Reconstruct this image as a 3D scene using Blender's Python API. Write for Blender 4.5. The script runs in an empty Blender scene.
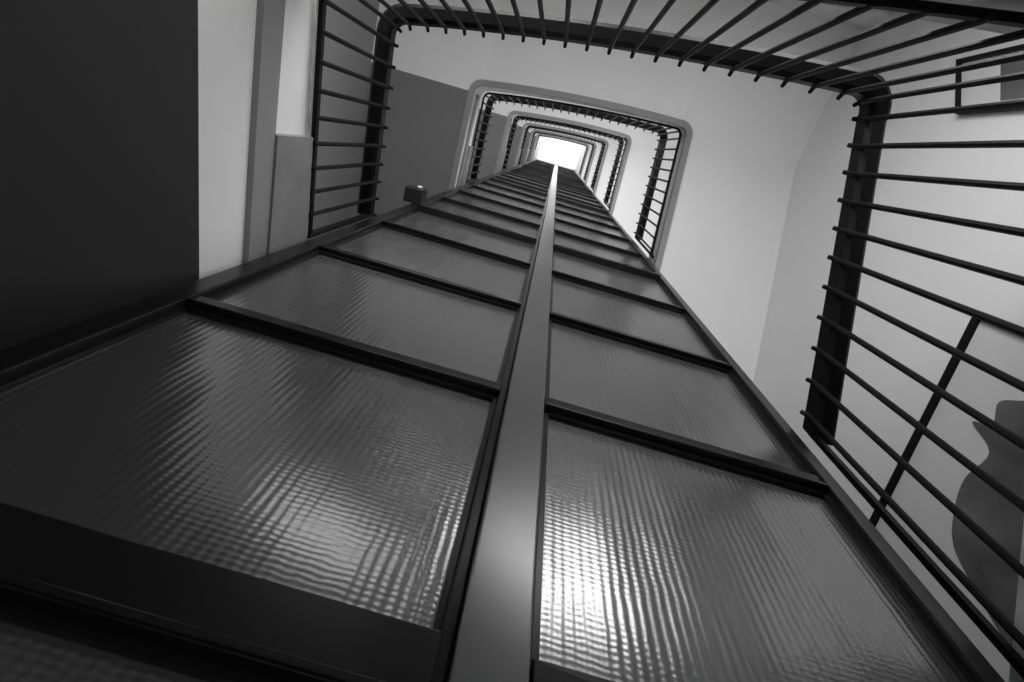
import bpy, bmesh, math
from mathutils import Vector, Matrix
D=0.75; S=6.08; NK=6; FLOOR=-2.2; CEIL=36.3
scene=bpy.context.scene
col=scene.collection

# ---------------- materials ----------------
def nodes(m):
    m.use_nodes=True
    return m.node_tree.nodes, m.node_tree.links
def mat(name,v,rough=0.6,spec=0.5,noise=0.0,nscale=3.0,bump=0.0,bscale=40,metal=0.0,coat=0.0):
    m=bpy.data.materials.new(name); N,L=nodes(m)
    b=N['Principled BSDF']
    b.inputs['Base Color'].default_value=(v,v,v,1)
    b.inputs['Roughness'].default_value=rough
    b.inputs['Specular IOR Level'].default_value=spec
    b.inputs['Metallic'].default_value=metal
    b.inputs['Coat Weight'].default_value=coat
    tc=N.new('ShaderNodeTexCoord')
    if noise>0:
        n=N.new('ShaderNodeTexNoise'); n.inputs['Scale'].default_value=nscale; n.inputs['Detail'].default_value=5
        L.new(tc.outputs['Object'],n.inputs['Vector'])
        r=N.new('ShaderNodeMapRange'); r.inputs['To Min'].default_value=v*(1-noise); r.inputs['To Max'].default_value=v*(1+noise)
        L.new(n.outputs['Fac'],r.inputs['Value'])
        c=N.new('ShaderNodeCombineColor')
        for i in range(3): L.new(r.outputs['Result'],c.inputs[i])
        L.new(c.outputs[0],b.inputs['Base Color'])
    if bump>0:
        n=N.new('ShaderNodeTexNoise'); n.inputs['Scale'].default_value=bscale; n.inputs['Detail'].default_value=3
        L.new(tc.outputs['Object'],n.inputs['Vector'])
        bp=N.new('ShaderNodeBump'); bp.inputs['Strength'].default_value=bump; bp.inputs['Distance'].default_value=0.01
        L.new(n.outputs['Fac'],bp.inputs['Height']); L.new(bp.outputs[0],b.inputs['Normal'])
    return m
M_wall=mat('wall_plaster',0.70,0.8,0.3,0.05,2,0.15,30)
M_soffit=mat('soffit_plaster',0.8,0.75,0.3,0.04,1.5,0.1,30)
M_shade_soffit=mat('landing_soffit_paint',0.19,0.7,0.3,0.08,1.5,0.1,30)  # shade under the left landings put into the base colour
M_shade_wall=mat('grey_wall_paint',0.30,0.8,0.3,0.06,2,0.1,30)  # left wall's shade carried by a darker base colour
M_fascia=mat('fascia_paint',0.84,0.6,0.3,0.05,3)
M_trim=mat('trim_grey',0.27,0.45,0.4,0.12,5)
M_board=mat('skirt_board_grey',0.21,0.5,0.4,0.45,4)
M_tread=mat('terrazzo_tread',0.3,0.4,0.5,0.3,60)
M_floor=mat('floor_terrazzo',0.12,0.35,0.5,0.35,80)
M_iron=mat('black_iron',0.004,0.5,0.15,0.2,30)
M_frame=mat('shaft_frame_metal',0.010,0.28,0.35,0.2,12)
M_mull=mat('mullion_metal',0.045,0.27,0.8,0.15,5)
M_mull.node_tree.nodes['Principled BSDF'].inputs['IOR'].default_value=1.9
M_paper=mat('poster_paper',0.6,0.6,0.3,0.06,6)
M_print=mat('poster_print',0.11,0.6,0.3,1.0,4)
M_box=mat('box_metal',0.01,0.4,0.5,0.1,10)

def emis(name,s):
    m=bpy.data.materials.new(name); N,L=nodes(m)
    b=N['Principled BSDF']; b.inputs['Base Color'].default_value=(.8,.8,.8,1)
    b.inputs['Emission Color'].default_value=(1,1,1,1); b.inputs['Emission Strength'].default_value=s
    return m
M_fill_pane=emis('frosted_window_pane',2.4)  # glow of the added, out-of-view back windows
M_sky=emis('skylight_pane',0.2)
M_fill_lamp=emis('lamp_diffuser',3.2)  # glow of the added, unseen fill lamp

def glassmat():
    m=bpy.data.materials.new('ribbed_smoked_glass'); N,L=nodes(m); b=N['Principled BSDF']
    b.inputs['Base Color'].default_value=(0.055,0.055,0.055,1)
    b.inputs['Roughness'].default_value=0.22
    b.inputs['IOR'].default_value=3.2
    tc=N.new('ShaderNodeTexCoord')
    def wave(axis,scale,dist,dsc=1.0):
        w=N.new('ShaderNodeTexWave'); w.wave_type='BANDS'; w.bands_direction=axis; w.wave_profile='SIN'
        w.inputs['Scale'].default_value=scale; w.inputs['Distortion'].default_value=dist
        w.inputs['Detail'].default_value=2; w.inputs['Detail Scale'].default_value=dsc
        L.new(tc.outputs['Object'],w.inputs['Vector']); return w.outputs['Fac']
    def mul(a,k):
        x=N.new('ShaderNodeMath'); x.operation='MULTIPLY'; L.new(a,x.inputs[0]); x.inputs[1].default_value=k; return x.outputs[0]
    def add(a,c):
        x=N.new('ShaderNodeMath'); L.new(a,x.inputs[0]); L.new(c,x.inputs[1]); return x.outputs[0]
    wx=wave('X',15.0,1.3,1.0)     # vertical reeds
    wz=wave('Z',24.0,3.0,1.0)    # faint horizontal ripples
    mp=N.new('ShaderNodeMapping'); mp.inputs['Scale'].default_value=(4.0,1,1.4); L.new(tc.outputs['Object'],mp.inputs['Vector'])
    n=N.new('ShaderNodeTexNoise'); n.inputs['Scale'].default_value=1.3; n.inputs['Detail'].default_value=1.5
    L.new(mp.outputs[0],n.inputs['Vector'])
    h=add(add(mul(wx,0.00042),mul(wz,0.00013)),mul(n.outputs['Fac'],0.012))
    bp=N.new('ShaderNodeBump'); bp.inputs['Strength'].default_value=1.0; bp.inputs['Distance'].default_value=1.0
    L.new(h,bp.inputs['Height']); L.new(bp.outputs[0],b.inputs['Normal'])
    return m
M_glass=glassmat()

# ---------------- mesh helpers (units of D) ----------------
class MB:
    def __init__(s): s.v=[]; s.f=[]; s.m=[]; s.mats=[]
    def mi(s,m):
        if m not in s.mats: s.mats.append(m)
        return s.mats.index(m)
    def face(s,pts,m):
        i=len(s.v); s.v+= [tuple(c*D for c in p) for p in pts]; s.f.append(tuple(range(i,i+len(pts)))); s.m.append(s.mi(m))
    def box(s,x0,x1,y0,y1,z0,z1,m):
        p=[(x0,y0,z0),(x1,y0,z0),(x1,y1,z0),(x0,y1,z0),(x0,y0,z1),(x1,y0,z1),(x1,y1,z1),(x0,y1,z1)]
        for q in [(3,2,1,0),(4,5,6,7),(0,1,5,4),(1,2,6,5),(2,3,7,6),(3,0,4,7)]: s.face([p[i] for i in q],m)
    def cyl(s,a,b,r,m,n=8,r2=None):
        a=Vector(a);b=Vector(b);t=(b-a).normalized()
        e=t.orthogonal().normalized(); g=t.cross(e); r2=r if r2 is None else r2
        A=[a+(e*math.cos(2*math.pi*i/n)+g*math.sin(2*math.pi*i/n))*r for i in range(n)]
        B=[b+(e*math.cos(2*math.pi*i/n)+g*math.sin(2*math.pi*i/n))*r2 for i in range(n)]
        for i in range(n):
            j=(i+1)%n; s.face([A[i],A[j],B[j],B[i]],m)
        s.face(A[::-1],m); s.face(B,m)
    def obj(s,name,parent=None,smooth=False,bevel=0):
        me=bpy.data.meshes.new(name); me.from_pydata(s.v,[],s.f)
        for m in s.mats: me.materials.append(m)
        for p,i in zip(me.polygons,s.m): p.material_index=i
        bm=bmesh.new(); bm.from_mesh(me); bmesh.ops.remove_doubles(bm,verts=bm.verts,dist=1e-5)
        bmesh.ops.recalc_face_normals(bm,faces=bm.faces) ; bm.to_mesh(me); bm.free()
        if smooth:
            me.polygons.foreach_set('use_smooth',[True]*len(me.polygons))
            try: me.set_sharp_from_angle(angle=math.radians(40))
            except Exception: pass
        o=bpy.data.objects.new(name,me); col.objects.link(o)
        if parent: o.parent=parent
        if bevel:
            b=o.modifiers.new('bevel','BEVEL'); b.width=bevel; b.segments=2; b.limit_method='ANGLE'
        return o
def empty(name):
    e=bpy.data.objects.new(name,None); col.objects.link(e); return e

# ---------------- stair path ----------------
UR=1.71; UL=-1.53; DS=3.2; WR=3.3; WL=-3.15; WB=-2.4; WF=4.9
DRB=-0.79; DLB=-0.62; BOW=0.05; R=0.15
HR0=-.25; HRB=2.15; HLB=3.05; HLG=3.2
def storey_path():
    """list of (u,d,H,drop,outer_u,outer_d,seg)"""
    P=[]
    n=22
    d0,d1=DS,DRB+R
    for i in range(n+1):
        d=d0+(d1-d0)*i/n
        t=(d0-d)/(d0-d1)
        P.append((UR,d,HR0+(HRB-HR0)*t,.6,WR,d,'R'))
    m=8
    for i in range(1,m+1):
        a=math.pi/2*i/m
        u=UR-R+R*math.cos(a); d=DRB+R-R*math.sin(a)
        t=i/m
        ou,od=(WR,d1+(WB-d1)*t*2) if t<=.5 else (WR+(UR-R-WR)*(t-.5)*2,WB)
        P.append((u,d,HRB,.6,ou,od,'c'))
    n=20
    for i in range(1,n+1):
        t=i/n; u=(UR-R)+((UL+R)-(UR-R))*t
        d=DRB+(DLB-DRB)*t-BOW*4*t*(1-t)
        P.append((u,d,HRB+(HLB-HRB)*t,.6+.35*t,u,WB,'B'))
    for i in range(1,m+1):
        a=math.pi/2*i/m
        u=UL+R-R*math.sin(a); d=DLB+R-R*math.cos(a); t=i/m
        ou,od=(UL+R+(WL-UL-R)*t*2,WB) if t<=.5 else (WL,WB+(DLB+R-WB)*(t-.5)*2)
        P.append((u,d,HLB,.95,ou,od,'l'))
    n=20; d0=DLB+R
    for i in range(1,n+1):
        d=d0+(DS-d0)*i/n
        H=HLB+(HLG-HLB)*min(1,(d-d0)/(1-d0))
        P.append((UL,d,H,.95+.1*min(1,(d-d0)/(1-d0)),WL,d,'L'))
    P.append((UL+.001,DS,HLG,1.05,WL,WF,'L'))
    P.append((UL+.01,DS,HLG,1.05,UL+.01,WF,'L'))
    n=14
    for i in range(1,n+1):
        t=i/n; P.append((UL+(UR-UL)*t,DS,HLG+(HR0+S-HLG)*t,1.05-.45*t,UL+(UR-UL)*t,WF,'F'))
    P.append((UR,DS-.001,HR0+S,.6,WR,WF,'F'))
    return P
PATH=storey_path()

def clampf(h): return max(h,FLOOR)
stairs=empty('staircase')
for k in range(-1,NK):
    z=k*S
    fas=MB(); sof=MB(); trd=MB(); trm=MB()
    pts=[(p[0],p[1],p[2]+z,p[3],p[4],p[5],p[6]) for p in PATH]
    if k==-1: pts=[p for p in pts if p[6]=='F']
    if k==NK-1: pts=[p for p in pts if p[6]!='F']
    for a,b in zip(pts[:-1],pts[1:]):
        ia=Vector((a[0],a[1])); ib=Vector((b[0],b[1])); oa=Vector((a[4],a[5])); ob=Vector((b[4],b[5]))
        da=(oa-ia).normalized(); db=(ob-ib).normalized()
        zb=lambda p: p[2]-p[3]
        if max(a[2],b[2])<=FLOOR: continue
        sm=M_shade_soffit if b[6]=='L' or (b[6]=='l' and k==0) else M_soffit  # left side takes the soffit with shade in its colour
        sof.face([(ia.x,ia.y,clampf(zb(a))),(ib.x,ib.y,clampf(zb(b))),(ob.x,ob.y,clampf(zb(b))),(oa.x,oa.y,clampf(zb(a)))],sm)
        w=.09
        ia2=ia+da*w; ib2=ib+db*w
        fas.face([(ia.x,ia.y,clampf(zb(a))),(ib.x,ib.y,clampf(zb(b))),(ib.x,ib.y,b[2]),(ia.x,ia.y,a[2])],M_fascia)
        fas.face([(ia.x,ia.y,a[2]),(ib.x,ib.y,b[2]),(ib2.x,ib2.y,b[2]),(ia2.x,ia2.y,a[2])],M_fascia)
        fas.face([(ia2.x,ia2.y,a[2]),(ib2.x,ib2.y,b[2]),(ib2.x,ib2.y,b[2]-.35),(ia2.x,ia2.y,a[2]-.35)],M_fascia)
        t0,t1,w0,w1=-.035,.07,-.03,.05
        if b[6] not in 'F' and not (b[6] in 'Ll' and k==0) and zb(a)>FLOOR:
            def q(i,dv,off,zz): return (i.x+dv.x*off,i.y+dv.y*off,zz)
            A=[q(ia,da,w0,zb(a)+t0),q(ia,da,w1,zb(a)+t0),q(ia,da,w1,zb(a)+t1),q(ia,da,w0,zb(a)+t1)]
            B=[q(ib,db,w0,zb(b)+t0),q(ib,db,w1,zb(b)+t0),q(ib,db,w1,zb(b)+t1),q(ib,db,w0,zb(b)+t1)]
            for i in range(4):
                j=(i+1)%4; trm.face([A[i],A[j],B[j],B[i]],M_trim)
    for a,b in zip(pts[:-1],pts[1:]):
        if b[2]<=FLOOR: continue
        za=max(a[2],FLOOR)-.03
        trd.face([(a[0],a[1],za),(b[0],b[1],za),(b[4],b[5],za),(a[4],a[5],za)],M_tread)
        zb2=max(b[2],FLOOR)-.03
        if zb2-za>.001:
            trd.face([(b[0],b[1],za),(b[4],b[5],za),(b[4],b[5],zb2),(b[0],b[1],zb2)],M_tread)
    sof.obj('soffit',stairs); fas.obj('fascia',stairs); trd.obj('treads',stairs)
    if trm.f: trm.obj('edge_moulding',stairs)
    if k>=0:
        sk=MB()
        sk.box(UL-.0,UL+.05,.32,1.02,z+2.68,z+3.16,M_board)
        sk.box(UL-.0,UL+.035,DLB+R,1.02,z+2.50,z+2.68,M_trim)
        sk.obj('landing_skirt_board',stairs)

# ---------------- railings ----------------
RH=1.17; EX=.30
def railpath():
    pts=[]
    for p in PATH:
        if p[6] not in 'RcBlL' or p[1]>DS: continue
        if p[6] in 'Rc': x=EX
        elif p[6]=='B': x=EX*(1-(UR-R-p[0])/(UR-UL-2*R))
        else: x=0
        pts.append((Vector((p[0],p[1],p[2])),x))
    cl=[]
    for (a,xa),(b,xb) in zip(pts[:-1],pts[1:]):
        if (b-a).length<1e-4: continue
        ins_a=a.y<=.97; ins_b=b.y<=.97
        if ins_a and not cl: cl.append((a,xa))
        if not ins_a and ins_b:
            t=(a.y-.97)/(a.y-b.y); cl.append((a.lerp(b,t),xa))
        if ins_a and not ins_b:
            t=(.97-a.y)/(b.y-a.y); cl.append((a.lerp(b,t),xb)); break
        if ins_b: cl.append((b,xb))
    res=[]
    for i,(p,x) in enumerate(cl):
        q0=cl[max(0,i-1)][0]; q1=cl[min(len(cl)-1,i+1)][0]
        t=Vector((q1.x-q0.x,q1.y-q0.y)).normalized()
        n=Vector((-t.y,t.x,0))
        res.append((p,n,x))
    return res
RP=railpath()
def sweep(mb,z,off,w,h,dz,m,ex=0):
    rings=[]
    for p,n,x in RP:
        c=p+n*off; c=Vector((c.x,c.y,c.z+z+dz-ex*x))
        bv=min(w,h)*.22
        prof=[(-w/2+bv,-h/2),(w/2-bv,-h/2),(w/2,-h/2+bv),(w/2,h/2-bv),(w/2-bv,h/2),(-w/2+bv,h/2),(-w/2,h/2-bv),(-w/2,-h/2+bv)]
        rings.append([(c.x+n.x*a,c.y+n.y*a,c.z+b) for a,b in prof])
    for A,B in zip(rings[:-1],rings[1:]):
        for i in range(8):
            j=(i+1)%8; mb.face([A[i],A[j],B[j],B[i]],m)
    mb.face(rings[0],m); mb.face(rings[-1][::-1],m)
SP=.152
for k in range(NK):
    z=k*S
    root=empty('stair_railing')
    hr=MB(); sweep(hr,z,.01,.12,.15,RH,M_iron); hr.obj('handrail',root)
    br=MB(); sweep(br,z,-.045,.03,.05,-.02,M_iron,1); br.obj('bottom_rail',root)
    bl=MB(); acc=SP*.5; 
    for (p,n,x),(q,n2,x2) in zip(RP[:-1],RP[1:]):
        L=Vector((q.x-p.x,q.y-p.y)).length; pos=acc
        while pos<L:
            t=pos/L; c=p.lerp(q,t); nn=n.lerp(n2,t).normalized(); c=c-nn*.055
            b0=Vector((c.x,c.y,c.z+z-.05-x)); b1=Vector((c.x,c.y,c.z+z+RH+.0))
            bl.cyl(b0,b1,.0145,M_iron,8)
            b2=b1-nn*.03+Vector((0,0,.03)); bl.cyl(b1,b2,.0145,M_iron,8,.012)
            pos+=SP
        acc=pos-L
    bl.obj('balusters',root,smooth=True)
    ep=MB()
    for (p,n,x) in (RP[0],RP[-1]):
        c=p-n*.03
        ep.box(c.x-.015,c.x+.015,c.y-.02,c.y+.005,p.z+z-.1-x,p.z+z+RH,M_iron)
    ep.obj('end_posts',root)

# ---------------- elevator shaft ----------------
sh=empty('elevator_shaft')
EL,ER=-1.42,1.55; MC0,MC1=.05,.245; DB=3.1
bars=[.61+1.21*i for i in range(-2,32)]
top=CEIL-.1
fr=MB(); gl=MB(); bd=MB()
zs=[FLOOR]+[b for b in bars if b>FLOOR+.2 and b<top-.3]+[top]
def thick(i): 
    j=round((zs[i]-.61)/1.21)
    return .15 if j%5==4 or j==0 else .085
for (x0,x1) in ((EL+.10,MC0),(MC1,ER-.07)):
    for i in range(len(zs)-1):
        lo=zs[i]+thick(i)/2; hi=zs[i+1]-thick(i+1)/2
        gl.box(x0-.01,x1+.01,1.0,1.02,lo-.01,hi+.01,M_glass)
        w=.022
        bd.box(x0,x1,.98,1.0,lo,lo+w,M_frame); bd.box(x0,x1,.98,1.0,hi-w,hi,M_frame)
        bd.box(x0,x0+w,.98,1.0,lo,hi,M_frame); bd.box(x1-w,x1,.98,1.0,lo,hi,M_frame)
for i,b in enumerate(zs[1:-1]):
    t=thick(i+1); pr=.94 if t>.12 else .96
    for (x0,x1) in ((EL+.10,MC0),(MC1,ER-.07)):
        fr.box(x0,x1,pr,1.04,b-t/2,b+t/2,M_frame)
        fr.box(x0,x1,pr-.012,pr,b-t/2,b-t/2+.02,M_frame)
for x0,x1 in ((EL,EL+.10),(ER-.07,ER)):
    fr.box(x0,x1,.95,1.06,FLOOR,top,M_frame); fr.box(x0,x1,DB-.1,DB,FLOOR,top,M_frame)
fr.box(EL-.045,EL,.98,1.08,FLOOR,top,M_frame); fr.box(ER,ER+.03,.98,1.08,FLOOR,top,M_frame)
for xs in (EL+.03,ER-.05):
    gl.box(xs,xs+.02,1.06,DB-.1,FLOOR,top,M_glass)
    for b in zs[1:-1]: fr.box(xs-.02,xs+.04,1.06,DB-.1,b-.05,b+.05,M_frame)
gl.box(EL+.1,ER-.1,DB-.05,DB-.03,FLOOR,top,M_glass)
fr.obj('frame',sh,bevel=.004); gl.obj('glass_panes',sh); bd.obj('glazing_beads',sh)
mu=MB()
mu.box(.08,.235,.925,1.04,FLOOR,top,M_mull)
mu.box(.045,.08,.965,1.04,FLOOR,top,M_frame); mu.box(.235,.248,.965,1.04,FLOOR,top,M_frame)
mu.obj('centre_mullion',sh,bevel=.006)

# ---------------- junction box ----------------
jb=MB(); jx,jy,jz=-1.42,.86,5.55
jb.box(jx-.10,jx+.10,jy-.08,jy+.085,jz-.12,jz+.12,M_box)
jb.cyl((jx,jy-.02,jz+.12),(jx,jy-.02,jz+.2),.05,M_box,12)
jb.cyl((jx+.03,jy-.08,jz+.03),(jx+.03,jy-.10,jz+.03),.03,M_fascia,12)
jb.obj('junction_box',bevel=.006)

# ---------------- added unseen fill lamp on the back flight, for the glass highlight ----------------
lp=MB(); lu0,lu1,ld=-1.15,-.25,-.665; lz=2.42
def lq(u,t): return lz+(u-lu0)*(-.28)+t
for (o0,o1,za,zb_,mm) in ((0,.035,-.10,.10,M_trim),(.035,.085,-.075,.075,M_fill_lamp)):
    inset=0 if mm is M_trim else .03
    A=[(lu0+inset,ld+o,lq(lu0+inset,t)) for o,t in ((o0,za),(o1,za),(o1,zb_),(o0,zb_))]
    B=[(lu1-inset,ld+o,lq(lu1-inset,t)) for o,t in ((o0,za),(o1,za),(o1,zb_),(o0,zb_))]
    for i in range(4):
        j=(i+1)%4; lp.face([A[i],A[j],B[j],B[i]],mm)
    lp.face(A[::-1],mm); lp.face(B,mm)
lp.box(lu0+.1,lu0+.16,ld-.12,ld,lz-.06,lz+.0,M_trim); lp.box(lu1-.16,lu1-.1,ld-.12,ld,lz-.26,lz-.2,M_trim)
lp.obj('wall_lamp')

# ---------------- room shell ----------------
def slab(name,x0,x1,y0,y1,z0,z1,m):
    b=MB(); b.box(x0,x1,y0,y1,z0,z1,m); return b.obj(name)
T=.25
slab('floor',WL-T,WR+T,WB-T,WF+T,FLOOR-T,FLOOR,M_floor)
slab('wall_right',WR,WR+T,WB-T,WF+T,FLOOR,CEIL,M_wall)
slab('wall_left',WL-T,WL,WB-T,WF+T,FLOOR,CEIL,M_shade_wall)  # shade of this side is in the wall colour
slab('wall_back',WL,WR,WB-T,WB,FLOOR,CEIL,M_wall)
slab('wall_front',WL,WR,WF,WF+T,FLOOR,CEIL,M_wall)
slab('ceiling',WL-T,WR+T,WB-T,WF+T,CEIL,CEIL+T,M_wall)
sk=MB(); cz=CEIL-.02
sk.box(-1.3,1.5,-.6,.85,cz-.04,cz-.01,M_sky)
for x in (-1.35,1.5): sk.box(x,x+.05,-.65,.9,cz-.08,cz,M_fascia)
for y in (-.65,.85): sk.box(-1.35,1.55,y,y+.05,cz-.08,cz,M_fascia)
sk.obj('skylight')

def area(loc,rot,sx,sy,e,name):
    l=bpy.data.lights.new(name,'AREA'); l.shape='RECTANGLE'; l.size=sx*D; l.size_y=sy*D; l.energy=e
    o=bpy.data.objects.new(name,l); o.location=[c*D for c in loc]; o.rotation_euler=rot; col.objects.link(o); return o
wn=[1]
def fill_win_back(a,b,z0,z1,e):  # added window out of view, lights soffits and shows in the glass
    w=MB(); y=WB+.01
    w.box(a,b,y+.0,y+.03,z0,z1,M_fill_pane)
    for x in (a-.06,(a+b)/2-.03,b): w.box(x,x+.06,y,y+.08,z0-.06,z1+.06,M_fascia)
    for zz in (z0-.06,(z0+z1)/2-.03,z1): w.box(a,b,y,y+.08,zz,zz+.06,M_fascia)
    w.obj('window_%d'%wn[0])
    area(((a+b)/2,y+.1,(z0+z1)/2),(math.radians(90),0,0),b-a,z1-z0,e,'window_light_%d'%wn[0]); wn[0]+=1
M_fill_pane2=emis('frosted_window_pane_dim',1.2)  # glow of the added low window on the right
def fill_win_right(a,b,z0,z1,e):  # added unseen window, brightens the left fascia and soffit
    w=MB(); x=WR-.01
    w.box(x-.03,x,a,b,z0,z1,M_fill_pane2)
    for y in (a-.06,(a+b)/2-.03,b): w.box(x-.08,x,y,y+.06,z0-.06,z1+.06,M_fascia)
    for zz in (z0-.06,(z0+z1)/2-.03,z1): w.box(x-.08,x,a,b,zz,zz+.06,M_fascia)
    w.obj('window_%d'%wn[0])
    area((x-.1,(a+b)/2,(z0+z1)/2),(0,math.radians(90),0),z1-z0,b-a,e,'window_light_%d'%wn[0]); wn[0]+=1
for k in range(NK):
    fill_win_back(.3,1.9,3.0+k*S,4.3+k*S,36 if k==0 else 66)
    fill_win_back(-2.0,-.5,3.2+k*S,4.3+k*S,56 if k==0 else 72)
fill_win_right(-2.2,-.4,-.6,1.0,24)
area((.1,.1,CEIL-.2),(0,0,0),2.0,1.0,40,'skylight_light')

# ---------------- pictures on the right wall ----------------
def smooth(poly,n=5):
    out=[]; m=len(poly)
    for i in range(m):
        p0,p1,p2,p3=[Vector(poly[(i+j-1)%m]) for j in range(4)]
        for s_ in range(n):
            t=s_/n
            out.append(tuple(.5*((2*p1)+(p2-p0)*t+(2*p0-5*p1+4*p2-p3)*t*t+(3*p1-p0-3*p2+p3)*t**3)))
    return out
def framed(name,d0,d1,h0,h1,slope,print_polys,fw=.045):
    m=MB(); x=WR-.012
    def P(d,h,o): return (x-o,d,h+slope*(d-d0))
    def bar(da,db,ha,hb,o0,o1,mm):
        c=[P(da,ha,o0),P(db,ha,o0),P(db,hb,o0),P(da,hb,o0)]; e=[P(da,ha,o1),P(db,ha,o1),P(db,hb,o1),P(da,hb,o1)]
        m.face(c[::-1],mm); m.face(e,mm)
        for i in range(4):
            j=(i+1)%4; m.face([c[i],c[j],e[j],e[i]],mm)
    bar(d0+fw,d1-fw,h0+fw,h1-fw,0,.02,M_paper)
    bar(d0,d1,h1-fw,h1,0,.05,M_iron); bar(d0,d1,h0,h0+fw,0,.05,M_iron)
    bar(d0,d0+fw,h0+fw,h1-fw,0,.05,M_iron); bar(d1-fw,d1,h0+fw,h1-fw,0,.05,M_iron)
    for poly in print_polys:
        m.face([(x-.024,d,h) for d,h in poly],M_print)
    return m.obj(name)
framed('framed_poster',.236,2.15,1.85,3.68,-.18,[smooth([(.55,2.85),(.64,3.02),(.72,3.14),(.86,3.08),(.92,3.2),(1.02,2.98),(1.25,3.0),(1.45,2.93),(1.65,2.78),(1.76,2.5),(1.84,2.2),(1.8,1.95),(1.66,1.98),(1.5,2.2),(1.36,2.28),(1.2,1.98),(.6,2.05),(.5,2.4)])],.05)
framed('picture_frame',-1.68,-1.19,4.45,5.41,-.78,[[(-1.6,4.5),(-1.27,4.3),(-1.27,4.65),(-1.6,4.9)]],.035)

# ---------------- camera ----------------
al=math.radians(22.3); c,s=math.cos(al),math.sin(al)
F=Vector((0,s,c)); e1=Vector((1,0,0)); e2=Vector((0,c,-s))
ro=math.radians(16.3); cr,sr=math.cos(ro),math.sin(ro)
Rt=e1*cr-e2*sr; Dw=e1*sr+e2*cr
cd=bpy.data.cameras.new('camera'); cam=bpy.data.objects.new('camera',cd); col.objects.link(cam)
cd.sensor_width=36; cd.lens=480/1024*36; cd.clip_start=.01
cd.shift_x=9/1024; cd.shift_y=-1/1024
Mx=Matrix((Rt,-Dw,-F)).transposed().to_4x4(); cam.matrix_world=Mx
scene.camera=cam
w=bpy.data.worlds.new('world'); scene.world=w; w.use_nodes=True
w.node_tree.nodes['Background'].inputs[0].default_value=(.5,.5,.5,1)
w.node_tree.nodes['Background'].inputs[1].default_value=.3
scene.view_settings.view_transform='Standard'
